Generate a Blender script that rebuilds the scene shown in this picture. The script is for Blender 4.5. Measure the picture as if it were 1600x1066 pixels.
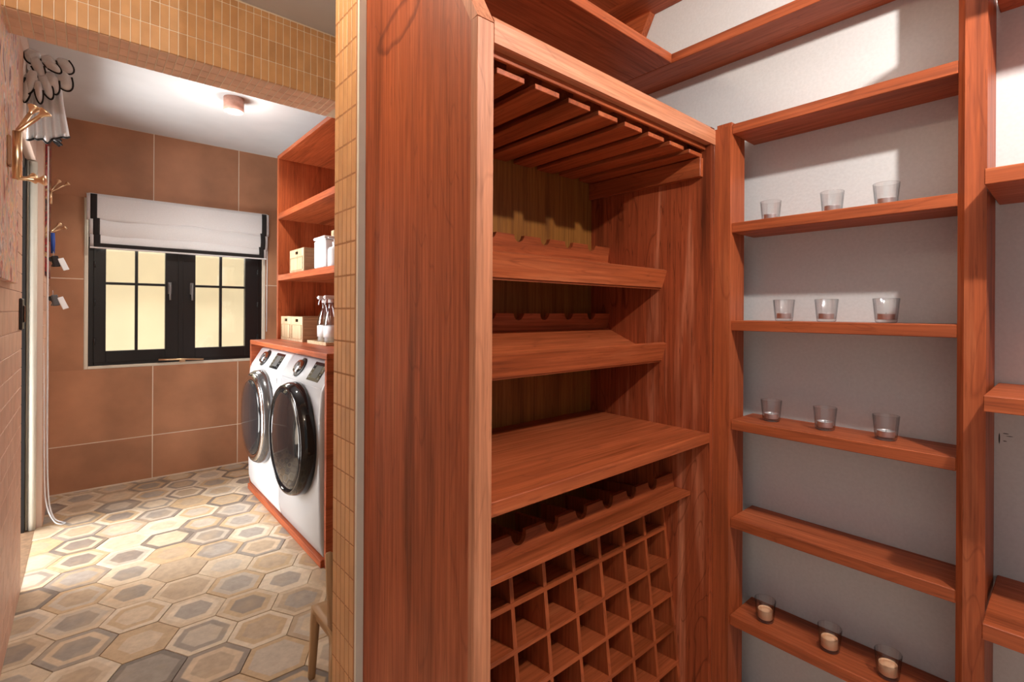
import bpy, bmesh, math, random
from mathutils import Vector, Matrix
random.seed(7)
PI = math.pi
for o in list(bpy.data.objects): bpy.data.objects.remove(o)
scene = bpy.context.scene
COL = scene.collection

# ------------------------------------------------------------------ camera
H = 1.40
cam_d = bpy.data.cameras.new('camera'); cam = bpy.data.objects.new('camera', cam_d); COL.objects.link(cam)
F_PX, CY = 768.43, 486.83
cam_d.sensor_fit = 'HORIZONTAL'; cam_d.sensor_width = 36.0
cam_d.lens = F_PX/1600*36.0
cam_d.shift_x = 0.0; cam_d.shift_y = -(533-CY)/1600
cam_d.clip_start = 0.02
yaw, roll = math.radians(-40.8997), math.radians(0.31464)
Rm = Matrix.Rotation(yaw, 4, 'Z') @ Matrix.Rotation(PI/2, 4, 'X') @ Matrix.Rotation(roll, 4, 'Z')
cam.matrix_world = Matrix.Translation((0, 0, H)) @ Rm
scene.camera = cam

# ------------------------------------------------------------------ world, lights, exposure
vs = scene.view_settings
vs.view_transform = 'Standard'; vs.look = 'None'; vs.gamma = 1.0; vs.use_curve_mapping = False
vs.exposure = 0.0
w = bpy.data.worlds.new('world'); scene.world = w; w.use_nodes = True
wb = w.node_tree.nodes['Background']; wb.inputs[0].default_value = (1.0, 0.985, 0.96, 1); wb.inputs[1].default_value = 0.31

def light(name, kind, loc, energy, color=(1, 1, 1), target=None, **kw):
    d = bpy.data.lights.new(name, kind); d.energy = energy; d.color = color
    for k, v in kw.items(): setattr(d, k, v)
    o = bpy.data.objects.new(name, d); COL.objects.link(o); o.location = loc
    if target is not None:
        o.rotation_euler = (Vector(target)-Vector(loc)).to_track_quat('-Z', 'Y').to_euler()
    return o
light('pantry_lamp_light', 'POINT', (0.96, -0.35, 2.37), 68, (1, .955, .90), shadow_soft_size=.022)
light('laundry_lamp_glow', 'POINT', (0.76, 3.80, 2.68), 4, (1, .95, .88), shadow_soft_size=.04)
light('laundry_lamp_light', 'SPOT', (0.76, 3.80, 2.755), 70, (1, .93, .84), target=(0.76, 3.80, 0), spot_size=2.6, spot_blend=.6, shadow_soft_size=.05)
light('door_daylight', 'AREA', (-2.2, 4.45, 2.1), 180, (.98, .985, 1), target=(0.35, 3.75, .2), shape='RECTANGLE', size=1.1, size_y=1.6)
light('door_ground_bounce', 'AREA', (-1.9, 3.95, .2), 215, (1, .985, .96), target=(0.5, 4.0, 2.5), shape='RECTANGLE', size=2.4, size_y=1.6)  # added upward area light standing in for bounced daylight, brightens the laundry ceiling
light('window_daylight', 'AREA', (0.63, 5.75, 2.3), 60, (1, .95, .85), target=(0.6, 4.6, .9), shape='RECTANGLE', size=1.2, size_y=.8)
light('hall_fill_light', 'POINT', (0.08, 1.20, 2.50), 15, (1, .86, .66), shadow_soft_size=.06)  # added fill without a fixture, brightens cabinet side, beam and left wall
light('sun', 'SUN', (0, 8, 6), 2.6, (1, .95, .86), target=(-1.0, 10.5, 0), angle=.01)

# ------------------------------------------------------------------ node helpers
def mat(name):
    m = bpy.data.materials.new(name); m.use_nodes = True
    nt = m.node_tree; b = nt.nodes['Principled BSDF']
    return m, nt, b
def N(nt, t, **kw):
    n = nt.nodes.new(t)
    for k, v in kw.items(): setattr(n, k, v)
    return n
def ramp(nt, fac, stops, interp='LINEAR'):
    r = N(nt, 'ShaderNodeValToRGB'); r.color_ramp.interpolation = interp
    el = r.color_ramp.elements
    while len(el) > 1: el.remove(el[-1])
    el[0].position = stops[0][0]; el[0].color = (*stops[0][1], 1)
    for p, c in stops[1:]:
        e = el.new(p); e.color = (*c, 1)
    nt.links.new(fac, r.inputs[0]); return r.outputs[0]
def math_(nt, op, a, b=None, c=None):
    n = N(nt, 'ShaderNodeMath', operation=op)
    for i, x in enumerate((a, b, c)):
        if x is None: continue
        if isinstance(x, (int, float)): n.inputs[i].default_value = x
        else: nt.links.new(x, n.inputs[i])
    return n.outputs[0]
def mixc(nt, fac, a, b, blend='MIX'):
    n = N(nt, 'ShaderNodeMix', data_type='RGBA', blend_type=blend)
    for s, x in ((n.inputs[0], fac), (n.inputs[6], a), (n.inputs[7], b)):
        if isinstance(x, (int, float)): s.default_value = x
        elif isinstance(x, tuple): s.default_value = (*x, 1)
        else: nt.links.new(x, s)
    return n.outputs[2]
def plain(name, col, rough=.5, metal=0., noise=.0, scale=30., bump=0., spec=.5):
    m, nt, b = mat(name)
    b.inputs['Roughness'].default_value = rough; b.inputs['Metallic'].default_value = metal
    b.inputs['Specular IOR Level'].default_value = spec
    if noise or bump:
        tc = N(nt, 'ShaderNodeTexCoord'); nz = N(nt, 'ShaderNodeTexNoise'); nz.inputs['Scale'].default_value = scale; nz.inputs['Detail'].default_value = 5
        nt.links.new(tc.outputs['Object'], nz.inputs['Vector'])
        c0 = tuple(max(0, x*(1-noise)) for x in col); c1 = tuple(min(1, x*(1+noise)) for x in col)
        nt.links.new(ramp(nt, nz.outputs['Fac'], [(.3, c0), (.7, c1)]), b.inputs['Base Color'])
        if bump:
            bp = N(nt, 'ShaderNodeBump'); bp.inputs['Strength'].default_value = bump; bp.inputs['Distance'].default_value = .004
            nt.links.new(nz.outputs['Fac'], bp.inputs['Height']); nt.links.new(bp.outputs[0], b.inputs['Normal'])
    else:
        b.inputs['Base Color'].default_value = (*col, 1)
    return m
def wood(name, axis, dark, mid, lite, rough=.42, figure=1.0, spec=.35):
    """grain running along the given axis, in object coordinates, shifted per board"""
    m, nt, b = mat(name)
    tc = N(nt, 'ShaderNodeTexCoord'); oi = N(nt, 'ShaderNodeObjectInfo')
    off = N(nt, 'ShaderNodeVectorMath', operation='SCALE'); off.inputs[0].default_value = (7.3, 3.1, 5.7)
    nt.links.new(oi.outputs['Random'], off.inputs['Scale'])
    ad = N(nt, 'ShaderNodeVectorMath', operation='ADD'); nt.links.new(tc.outputs['Object'], ad.inputs[0]); nt.links.new(off.outputs[0], ad.inputs[1])
    def noise(sc_along, sc_across, detail=6, rough_=.6, dist=0.):
        mp = N(nt, 'ShaderNodeMapping'); s = [sc_across]*3; s['XYZ'.index(axis)] = sc_along
        mp.inputs['Scale'].default_value = s; nt.links.new(ad.outputs[0], mp.inputs['Vector'])
        nz = N(nt, 'ShaderNodeTexNoise'); nz.inputs['Scale'].default_value = 1; nz.inputs['Detail'].default_value = detail
        nz.inputs['Roughness'].default_value = rough_; nz.inputs['Distortion'].default_value = dist
        nt.links.new(mp.outputs[0], nz.inputs['Vector']); return nz.outputs['Fac']
    broad = noise(.9, 11, 4, .55, .6)
    fine = noise(3.5, 120, 4, .6)
    pores = noise(16, 260, 2, .5)
    c = ramp(nt, broad, [(.28, dark), (.46, mid), (.58, mid), (.75, lite)])
    f = ramp(nt, fine, [(.3, (.60, .54, .50)), (.65, (1.12, 1.12, 1.12))])
    c = mixc(nt, .85, c, f, 'MULTIPLY')
    p = ramp(nt, pores, [(.26, (.45, .38, .33)), (.37, (1, 1, 1))])
    c = mixc(nt, .55*figure, c, p, 'MULTIPLY')
    # dark contour streaks
    st = noise(1.1, 9, 2, .5, .8)
    band = math_(nt, 'ABSOLUTE', math_(nt, 'SUBTRACT', math_(nt, 'FRACT', math_(nt, 'MULTIPLY', st, 7.0)), .5))
    s = ramp(nt, band, [(.0, (.55, .47, .42)), (.06, (1, 1, 1))])
    c = mixc(nt, .5*figure, c, s, 'MULTIPLY')
    nt.links.new(c, b.inputs['Base Color'])
    b.inputs['Specular IOR Level'].default_value = spec
    nt.links.new(ramp(nt, fine, [(.3, (rough+.12,)*3), (.7, (rough-.05,)*3)]), b.inputs['Roughness'])
    bp = N(nt, 'ShaderNodeBump'); bp.inputs['Strength'].default_value = .12; bp.inputs['Distance'].default_value = .002
    nt.links.new(fine, bp.inputs['Height']); nt.links.new(bp.outputs[0], b.inputs['Normal'])
    return m
RD, RM, RL = (.205, .040, .009), (.41, .092, .029), (.54, .155, .060)
WX, WY, WZ = (wood('red_wood_'+a.lower(), a, RD, RM, RL) for a in 'XYZ')
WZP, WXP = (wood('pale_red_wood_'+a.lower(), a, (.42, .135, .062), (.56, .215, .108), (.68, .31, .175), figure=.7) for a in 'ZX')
VEN = wood('yellow_veneer', 'Z', (.21, .070, .011), (.31, .118, .022), (.38, .155, .034), figure=.6)
def stained_side():
    m = wood('stained_red_wood', 'Z', RD, RM, RL); nt = m.node_tree; b = nt.nodes['Principled BSDF']
    src = b.inputs['Base Color'].links[0].from_socket
    tc = N(nt, 'ShaderNodeTexCoord'); sx = N(nt, 'ShaderNodeSeparateXYZ'); nt.links.new(tc.outputs['Object'], sx.inputs[0])
    # object origin stands at (1.05, 1.02, 0): a worn ring mark near (y 1.09, z 2.10)
    yy = math_(nt, 'SUBTRACT', sx.outputs[1], .065); zz = math_(nt, 'SUBTRACT', sx.outputs[2], 2.10)
    u = math_(nt, 'SUBTRACT', math_(nt, 'MULTIPLY', yy, .97), math_(nt, 'MULTIPLY', zz, .24)); v = math_(nt, 'ADD', math_(nt, 'MULTIPLY', zz, .97), math_(nt, 'MULTIPLY', yy, .24))
    d = math_(nt, 'SQRT', math_(nt, 'ADD', math_(nt, 'POWER', math_(nt, 'DIVIDE', u, .125), 2), math_(nt, 'POWER', math_(nt, 'DIVIDE', v, .048), 2)))
    nz = N(nt, 'ShaderNodeTexNoise'); nz.inputs['Scale'].default_value = 22; nt.links.new(tc.outputs['Object'], nz.inputs['Vector'])
    d = math_(nt, 'ADD', d, math_(nt, 'MULTIPLY', math_(nt, 'SUBTRACT', nz.outputs['Fac'], .5), .5))
    k = ramp(nt, d, [(.72, (1, 1, 1)), (.88, (.52, .46, .42)), (1.0, (.52, .46, .42))] if False else [(.62, (1, 1, 1)), (.80, (.55, .48, .44)), (.90, (.55, .48, .44)), (1.0, (1, 1, 1))])
    nt.links.new(mixc(nt, 1, src, k, 'MULTIPLY'), b.inputs['Base Color']); return m
WZS = stained_side()
WZF = wood('figured_red_wood', 'Z', (.12, .022, .006), (.38, .080, .027), (.70, .25, .13), figure=1.8)
CRATE = wood('pale_crate_wood', 'Z', (.55, .40, .24), (.66, .50, .32), (.74, .59, .41), figure=.4)
CRATEY = wood('pale_crate_wood_side', 'X', (.42, .27, .15), (.50, .34, .20), (.58, .41, .26), figure=.6)
TAN = plain('tan_moulded', (.42, .255, .125), .45, noise=.06, scale=8)
WALLG = plain('grey_plaster', (.69, .685, .68), .9, noise=.035, scale=120, bump=.15)
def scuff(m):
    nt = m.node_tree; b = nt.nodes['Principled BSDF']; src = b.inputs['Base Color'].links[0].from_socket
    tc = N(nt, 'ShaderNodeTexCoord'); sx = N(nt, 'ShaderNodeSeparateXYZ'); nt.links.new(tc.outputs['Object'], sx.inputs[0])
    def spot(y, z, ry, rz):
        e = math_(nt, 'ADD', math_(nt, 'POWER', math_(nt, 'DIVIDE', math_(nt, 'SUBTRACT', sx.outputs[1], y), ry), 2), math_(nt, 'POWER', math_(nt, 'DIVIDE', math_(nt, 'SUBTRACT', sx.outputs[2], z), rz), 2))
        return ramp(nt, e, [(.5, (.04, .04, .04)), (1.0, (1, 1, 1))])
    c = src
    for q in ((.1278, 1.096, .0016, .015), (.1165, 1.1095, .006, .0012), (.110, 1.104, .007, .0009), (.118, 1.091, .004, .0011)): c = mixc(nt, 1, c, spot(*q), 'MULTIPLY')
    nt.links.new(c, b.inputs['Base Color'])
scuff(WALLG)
CEIL = plain('white_ceiling', (.66, .67, .68), .9, noise=.03, scale=6)
GROUT = plain('pale_grout', (.70, .55, .41), .85, noise=.05, scale=60)
CREAM = plain('cream_trim', (.72, .68, .58), .55, noise=.03, scale=20)
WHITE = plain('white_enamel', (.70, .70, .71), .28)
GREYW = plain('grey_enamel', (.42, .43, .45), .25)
BLACK = plain('black_metal', (.012, .012, .013), .35)
BGLOSS = plain('black_gloss', (.012, .012, .014), .06)
CHROME = plain('chrome', (.75, .75, .77), .12, metal=1)
BRASS = plain('brass', (.90, .66, .42), .28, metal=1)
PINK = plain('pink_terracotta', (.66, .36, .28), .7, noise=.08, scale=60)
WCLOTH = plain('white_cloth', (.80, .81, .83), .9, noise=.04, scale=200, bump=.1)
BCLOTH = plain('black_cloth', (.016, .013, .013), .9)
WPLAST = plain('white_plastic', (.80, .80, .82), .35)
DGREY = plain('dark_grey_plastic', (.09, .09, .095), .4)
LGREY = plain('light_grey_print', (.45, .45, .46), .5)
MGREY = plain('mid_grey_print', (.16, .16, .165), .5)
SILVER = plain('tealight_metal', (.66, .66, .68), .35, metal=.55)
WAX = plain('pale_wax', (.80, .78, .74), .5)
PEACHWAX = plain('peach_wax', (.95, .56, .33), .5)
YWALL = plain('yellow_render', (.86, .79, .58), .9, noise=.05, scale=3)
BLUE = plain('blue_tape', (.03, .09, .42), .5)
STONE = plain('brown_stone', (.20, .115, .06), .8, noise=.3, scale=25)
STRAP = plain('terracotta', (.3, .15, .08), .6)

def tile_mat(name, cols, rough=.35, noise=.12, scale=9, spec=.4):
    m, nt, b = mat(name)
    oi = N(nt, 'ShaderNodeObjectInfo'); tc = N(nt, 'ShaderNodeTexCoord')
    c = ramp(nt, oi.outputs['Random'], [(i/max(1, len(cols)-1), k) for i, k in enumerate(cols)])
    nz = N(nt, 'ShaderNodeTexNoise'); nz.inputs['Scale'].default_value = scale; nz.inputs['Detail'].default_value = 6
    ad = N(nt, 'ShaderNodeVectorMath', operation='ADD'); nt.links.new(tc.outputs['Object'], ad.inputs[0]); nt.links.new(oi.outputs['Random'], ad.inputs[1])
    nt.links.new(ad.outputs[0], nz.inputs['Vector'])
    f = ramp(nt, nz.outputs['Fac'], [(.3, (1-noise,)*3), (.7, (1+noise,)*3)])
    nt.links.new(mixc(nt, 1, c, f, 'MULTIPLY'), b.inputs['Base Color'])
    b.inputs['Roughness'].default_value = rough; b.inputs['Specular IOR Level'].default_value = spec
    return m
PEACH = tile_mat('peach_mosaic', [(.60, .315, .135), (.64, .345, .15), (.66, .365, .165)], .4)
UNDERLIT = tile_mat('underlit_mosaic', [(.80, .50, .34), (.84, .56, .39), (.82, .53, .36)], .45)  # beam underside tiles; light bounced off the floor is put into this paler colour
ROSE = tile_mat('rose_mosaic', [(.60, .34, .23), (.66, .40, .28), (.62, .36, .25)], .5, .1)
BROWN = tile_mat('brown_slab', [(.42, .205, .11), (.46, .225, .125), (.44, .215, .115)], .5, .2, 3)

def hex_mat(a):
    m, nt, b = mat('cement_hexagon')
    tc = N(nt, 'ShaderNodeTexCoord'); oi = N(nt, 'ShaderNodeObjectInfo')
    sx = N(nt, 'ShaderNodeSeparateXYZ'); nt.links.new(tc.outputs['Object'], sx.inputs[0])
    ax = math_(nt, 'ABSOLUTE', sx.outputs[0]); ay = math_(nt, 'ABSOLUTE', sx.outputs[1])
    d = math_(nt, 'MAXIMUM', ay, math_(nt, 'ADD', math_(nt, 'MULTIPLY', ax, .8660254), math_(nt, 'MULTIPLY', ay, .5)))
    nzw = N(nt, 'ShaderNodeTexNoise'); nzw.inputs['Scale'].default_value = 14
    ad = N(nt, 'ShaderNodeVectorMath', operation='ADD'); nt.links.new(tc.outputs['Object'], ad.inputs[0])
    sc = N(nt, 'ShaderNodeVectorMath', operation='SCALE'); sc.inputs[0].default_value = (9, 5, 3); nt.links.new(oi.outputs['Random'], sc.inputs['Scale'])
    nt.links.new(sc.outputs[0], ad.inputs[1]); nt.links.new(ad.outputs[0], nzw.inputs['Vector'])
    d = math_(nt, 'ADD', math_(nt, 'DIVIDE', d, a), math_(nt, 'MULTIPLY', math_(nt, 'SUBTRACT', nzw.outputs['Fac'], .5), .07))
    pal = [(.32, .275, .235), (.62, .505, .37), (.47, .36, .25), (.20, .165, .14), (.70, .60, .47), (.54, .39, .235), (.38, .335, .295), (.63, .49, .345), (.27, .22, .185), (.52, .45, .37)]
    def pick(k, order):
        wn = N(nt, 'ShaderNodeTexWhiteNoise', noise_dimensions='1D')
        nt.links.new(math_(nt, 'ADD', math_(nt, 'MULTIPLY', oi.outputs['Random'], 91.7), k), wn.inputs['W'])
        n = len(order)
        return ramp(nt, wn.outputs['Value'], [(i/n, pal[q]) for i, q in enumerate(order)], 'CONSTANT')
    outer = pick(.13, [1, 0, 3, 4, 8, 1, 5, 4, 2]); midc = pick(5.37, [5, 7, 2, 1, 9, 4, 0, 5]); cen = pick(11.9, [0, 2, 9, 6, 1, 8, 9, 2])
    def step(e, wdt=.025):
        r = N(nt, 'ShaderNodeMapRange'); r.inputs[1].default_value = e-wdt; r.inputs[2].default_value = e+wdt
        nt.links.new(d, r.inputs[0]); return r.outputs[0]
    c = mixc(nt, step(.57), cen, midc); c = mixc(nt, step(.79), c, outer)
    nz = N(nt, 'ShaderNodeTexNoise'); nz.inputs['Scale'].default_value = 26; nz.inputs['Detail'].default_value = 7; nz.inputs['Roughness'].default_value = .65
    nt.links.new(ad.outputs[0], nz.inputs['Vector'])
    c = mixc(nt, 1, c, ramp(nt, nz.outputs['Fac'], [(.25, (.78, .76, .74)), (.75, (1.15, 1.13, 1.1))]), 'MULTIPLY')
    n2 = N(nt, 'ShaderNodeTexNoise'); n2.inputs['Scale'].default_value = 7; nt.links.new(ad.outputs[0], n2.inputs['Vector'])
    c = mixc(nt, ramp(nt, n2.outputs['Fac'], [(.5, (0, 0, 0)), (.75, (.35, .35, .35))]), c, (.58, .40, .22))
    nt.links.new(c, b.inputs['Base Color']); b.inputs['Roughness'].default_value = .55; b.inputs['Specular IOR Level'].default_value = .35
    bp = N(nt, 'ShaderNodeBump'); bp.inputs['Strength'].default_value = .15; bp.inputs['Distance'].default_value = .002
    nt.links.new(nz.outputs['Fac'], bp.inputs['Height']); nt.links.new(bp.outputs[0], b.inputs['Normal'])
    return m
def paint_mat(stops, name='abstract_paint'):
    m, nt, b = mat(name)
    tc = N(nt, 'ShaderNodeTexCoord'); mp = N(nt, 'ShaderNodeMapping'); mp.inputs['Scale'].default_value = (3, 4.2, 2.0)
    nt.links.new(tc.outputs['Object'], mp.inputs['Vector'])
    nz = N(nt, 'ShaderNodeTexNoise'); nz.inputs['Scale'].default_value = 2.6; nz.inputs['Detail'].default_value = 6; nz.inputs['Distortion'].default_value = 1.6
    nt.links.new(mp.outputs[0], nz.inputs['Vector'])
    c = ramp(nt, nz.outputs['Fac'], stops)
    nt.links.new(c, b.inputs['Base Color']); b.inputs['Roughness'].default_value = .6
    return m
PAINT = paint_mat([(.32, (.05, .04, .05)), (.38, (.55, .12, .07)), (.43, (.85, .50, .40)), (.47, (.36, .34, .33)), (.51, (.85, .56, .25)), (.55, (.72, .30, .22)), (.60, (.80, .72, .66)), (.66, (.22, .05, .04))])
PAINT2 = paint_mat([(.38, (.02, .02, .03)), (.45, (.42, .03, .03)), (.50, (.05, .04, .05)), (.55, (.60, .45, .22)), (.60, (.30, .02, .03)), (.66, (.55, .18, .20))], 'dark_abstract_paint')
def glass_mat(name, rough=0., tint=(1, 1, 1)):
    m, nt, b = mat(name)
    b.inputs['Transmission Weight'].default_value = 1; b.inputs['IOR'].default_value = 1.45
    b.inputs['Roughness'].default_value = rough; b.inputs['Base Color'].default_value = (*tint, 1)
    return m
GLASS = glass_mat('clear_glass', 0.0, (.97, .98, .98))
def pane_mat():
    m, nt, b = mat('window_glass')
    nt.nodes.remove(b)
    tr = N(nt, 'ShaderNodeBsdfTransparent'); gl = N(nt, 'ShaderNodeBsdfGlossy'); gl.inputs['Roughness'].default_value = .02
    lw = N(nt, 'ShaderNodeLayerWeight'); lw.inputs['Blend'].default_value = .5; mx = N(nt, 'ShaderNodeMixShader')
    nt.links.new(math_(nt, 'MULTIPLY_ADD', math_(nt, 'POWER', lw.outputs['Facing'], 4.0), .6, .04), mx.inputs[0]); nt.links.new(tr.outputs[0], mx.inputs[1]); nt.links.new(gl.outputs[0], mx.inputs[2])
    nt.links.new(mx.outputs[0], nt.nodes['Material Output'].inputs[0]); return m
PANE = pane_mat()
def cup_mat():
    m, nt, b = mat('fluted_glass'); nt.nodes.remove(b)
    lw = N(nt, 'ShaderNodeLayerWeight'); lw.inputs['Blend'].default_value = .5
    tr = N(nt, 'ShaderNodeBsdfTransparent'); nt.links.new(ramp(nt, lw.outputs['Facing'], [(.25, (.99, .99, .99)), (.65, (.86, .87, .88)), (.88, (.55, .56, .57)), (.99, (.30, .31, .32))]), tr.inputs[0])
    gl = N(nt, 'ShaderNodeBsdfGlossy'); gl.inputs['Roughness'].default_value = .03
    mx = N(nt, 'ShaderNodeMixShader')
    nt.links.new(math_(nt, 'MULTIPLY_ADD', math_(nt, 'POWER', lw.outputs['Facing'], 4.0), .75, .07), mx.inputs[0]); nt.links.new(tr.outputs[0], mx.inputs[1]); nt.links.new(gl.outputs[0], mx.inputs[2])
    nt.links.new(mx.outputs[0], nt.nodes['Material Output'].inputs[0]); return m
CUPGLASS = cup_mat()
def lamp_mat():
    m, nt, b = mat('lamp_diffuser'); b.inputs['Emission Color'].default_value = (1, .93, .82, 1); b.inputs['Emission Strength'].default_value = 6
    return m
LAMP = lamp_mat()
def label_mat():
    return plain('glass_lens', (.018, .018, .02), .06, spec=.32)
LENS = label_mat()

# ------------------------------------------------------------------ mesh helpers
def new(): return bmesh.new()
def bx(bm, x0, x1, y0, y1, z0, z1, bev=0.0, M=None):
    r = bmesh.ops.create_cube(bm, size=1.0)
    T = Matrix.Translation(((x0+x1)/2, (y0+y1)/2, (z0+z1)/2)) @ Matrix.Diagonal((x1-x0, y1-y0, z1-z0, 1))
    bmesh.ops.transform(bm, matrix=T, verts=r['verts'])
    if bev:
        es = list({e for v in r['verts'] for e in v.link_edges})
        rb = bmesh.ops.bevel(bm, geom=es, offset=bev, segments=1, profile=.5, affect='EDGES')
        vs_ = list({v for f in rb['faces'] for v in f.verts})
        # bevel keeps all vertices of the box among its faces
        if M: bmesh.ops.transform(bm, matrix=M, verts=vs_)
    elif M: bmesh.ops.transform(bm, matrix=M, verts=r['verts'])
    return bm
def box(*a, **k): return bx(new(), *a, **k)
def prism(poly, a0, a1, axis, bm=None):
    """extrude a 2-D polygon along an axis; polygon axes are the other two in order"""
    bm = bm or new()
    def P(p, a):
        if axis == 'X': return (a, p[0], p[1])
        if axis == 'Y': return (p[0], a, p[1])
        return (p[0], p[1], a)
    A = [bm.verts.new(P(p, a0)) for p in poly]; B = [bm.verts.new(P(p, a1)) for p in poly]
    n = len(poly)
    fs = [bm.faces.new(A), bm.faces.new(list(reversed(B)))]
    for i in range(n): fs.append(bm.faces.new((A[i], B[i], B[(i+1) % n], A[(i+1) % n])))
    bmesh.ops.recalc_face_normals(bm, faces=fs); return bm
def tube(path, r, n=8, bm=None, cap=True, closed=False):
    bm = bm or new(); path = [Vector(p) for p in path]; rings = []; m = len(path)
    rr = r if isinstance(r, (list, tuple)) else [r]*m
    up = Vector((.13, .21, .97)).normalized()
    for i, p in enumerate(path):
        if closed: t = path[(i+1) % m]-path[i-1]
        else: t = path[min(i+1, m-1)]-path[max(i-1, 0)]
        t.normalize(); u = up-t*up.dot(t)
        if u.length < .05: u = Vector((1, 0, 0))-t*t.x
        u.normalize(); v = t.cross(u); up = u
        rings.append([bm.verts.new(p+(u*math.cos(2*PI*k/n)+v*math.sin(2*PI*k/n))*rr[i]) for k in range(n)])
    fs = []
    for i in range(m if closed else m-1):
        a, b_ = rings[i], rings[(i+1) % m]
        for k in range(n): fs.append(bm.faces.new((a[k], a[(k+1) % n], b_[(k+1) % n], b_[k])))
    if cap and not closed: fs.append(bm.faces.new(list(reversed(rings[0])))); fs.append(bm.faces.new(rings[-1]))
    for f in fs: f.smooth = True
    bmesh.ops.recalc_face_normals(bm, faces=fs); return bm
def lathe(prof, n=32, bm=None, M=None, flute=None, closed=False):
    """prof: (radius, height) list around Z; flute(height, angle) scales the radius"""
    bm = bm or new(); rings = []; new_v = []
    for r, z in prof:
        if r < 1e-6:
            v = bm.verts.new((0, 0, z)); rings.append([v]); new_v.append(v)
        else:
            R_ = []
            for k in range(n):
                a = 2*PI*k/n; q = r*(flute(z, a) if flute else 1)
                R_.append(bm.verts.new((q*math.cos(a), q*math.sin(a), z)))
            rings.append(R_); new_v += R_
    fs = []
    pairs = list(zip(rings[:-1], rings[1:]))
    if closed: pairs.append((rings[-1], rings[0]))
    for a, b_ in pairs:
        if len(a) == 1 and len(b_) == 1: continue
        for k in range(n):
            if len(a) == 1: fs.append(bm.faces.new((a[0], b_[(k+1) % n], b_[k])))
            elif len(b_) == 1: fs.append(bm.faces.new((a[k], a[(k+1) % n], b_[0])))
            else: fs.append(bm.faces.new((a[k], a[(k+1) % n], b_[(k+1) % n], b_[k])))
    for f in fs: f.smooth = True
    bmesh.ops.recalc_face_normals(bm, faces=fs)
    if M: bmesh.ops.transform(bm, matrix=M, verts=new_v)
    return bm
def sheet(pts, thick, bm=None):
    """grid of points -> closed sheet with thickness along the local normal"""
    bm = bm or new(); R_, C_ = len(pts), len(pts[0])
    P = [[Vector(p) for p in r] for r in pts]
    top, bot = [], []
    for i in range(R_):
        ta, tb = [], []
        for j in range(C_):
            du = P[i][min(j+1, C_-1)]-P[i][max(j-1, 0)]; dv = P[min(i+1, R_-1)][j]-P[max(i-1, 0)][j]
            n = du.cross(dv)
            n = n.normalized() if n.length > 1e-9 else Vector((1, 0, 0))
            ta.append(bm.verts.new(P[i][j]+n*thick/2)); tb.append(bm.verts.new(P[i][j]-n*thick/2))
        top.append(ta); bot.append(tb)
    fs = []
    for i in range(R_-1):
        for j in range(C_-1):
            fs.append(bm.faces.new((top[i][j], top[i][j+1], top[i+1][j+1], top[i+1][j])))
            fs.append(bm.faces.new((bot[i][j], bot[i+1][j], bot[i+1][j+1], bot[i][j+1])))
    for i in range(R_-1):
        for j in (0, C_-1): fs.append(bm.faces.new((top[i][j], top[i+1][j], bot[i+1][j], bot[i][j])))
    for j in range(C_-1):
        for i in (0, R_-1): fs.append(bm.faces.new((top[i][j], bot[i][j], bot[i][j+1], top[i][j+1])))
    for f in fs: f.smooth = True
    bmesh.ops.recalc_face_normals(bm, faces=fs); return bm
def wpos(o):
    p = Vector((0, 0, 0))
    while o is not None: p += o.location; o = o.parent
    return p
def obj(name, bm, m, parent=None, local=False, smooth_angle=None, loc=None):
    """links a mesh; its coordinates are world coordinates unless local; loc moves the origin there"""
    me = bpy.data.meshes.new(name)
    base = wpos(parent) if parent is not None else Vector((0, 0, 0))
    if loc is not None:
        if not local: bmesh.ops.translate(bm, vec=-Vector(loc), verts=bm.verts)
    elif not local: bmesh.ops.translate(bm, vec=-base, verts=bm.verts)
    bm.to_mesh(me); bm.free(); me.materials.append(m)
    o = bpy.data.objects.new(name, me); COL.objects.link(o); o.parent = parent
    if loc is not None: o.location = Vector(loc)-base
    return o
def center_obj(name, bm, m, parent=None):
    c = sum((v.co for v in bm.verts), Vector())/len(bm.verts)
    return obj(name, bm, m, parent, loc=c)
def inst(name, me, loc, parent):
    o = bpy.data.objects.new(name, me); COL.objects.link(o); o.parent = parent
    o.location = Vector(loc)-wpos(parent); return o
def thing(name, label, cat, loc, group=None):
    o = bpy.data.objects.new(name, None); COL.objects.link(o); o.location = loc; o.empty_display_size = .05
    tag(o, label, cat, group); return o
def tag(o, label, cat, group=None):
    o['label'] = label; o['category'] = cat
    if group: o['group'] = group
    return o
def struct(name, bm, m, label=None):
    c = Vector((0, 0, 0)); o = obj(name, bm, m); o['kind'] = 'structure'
    if label: o['label'] = label
    return o
def copy_tree(root, loc, label, group=None):
    r = root.copy(); COL.objects.link(r); r.location = loc; r['label'] = label
    if group: r['group'] = group
    def rec(src, dst):
        for ch in list(src.children):
            c = ch.copy(); COL.objects.link(c); c.parent = dst; rec(ch, c)
    rec(root, r); return r

# ================================================================== SETTING
XL = -.24          # left wall face
YB = 5.02          # back wall face
ZC, ZH = 2.85, 2.72   # laundry ceiling, hall ceiling
XW, XR, XF = 1.69, 1.521, 1.533   # pantry wall, post face, shelf fronts
XT = .551          # tiled wall end
WY0, WY1 = 1.28, 1.44

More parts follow.
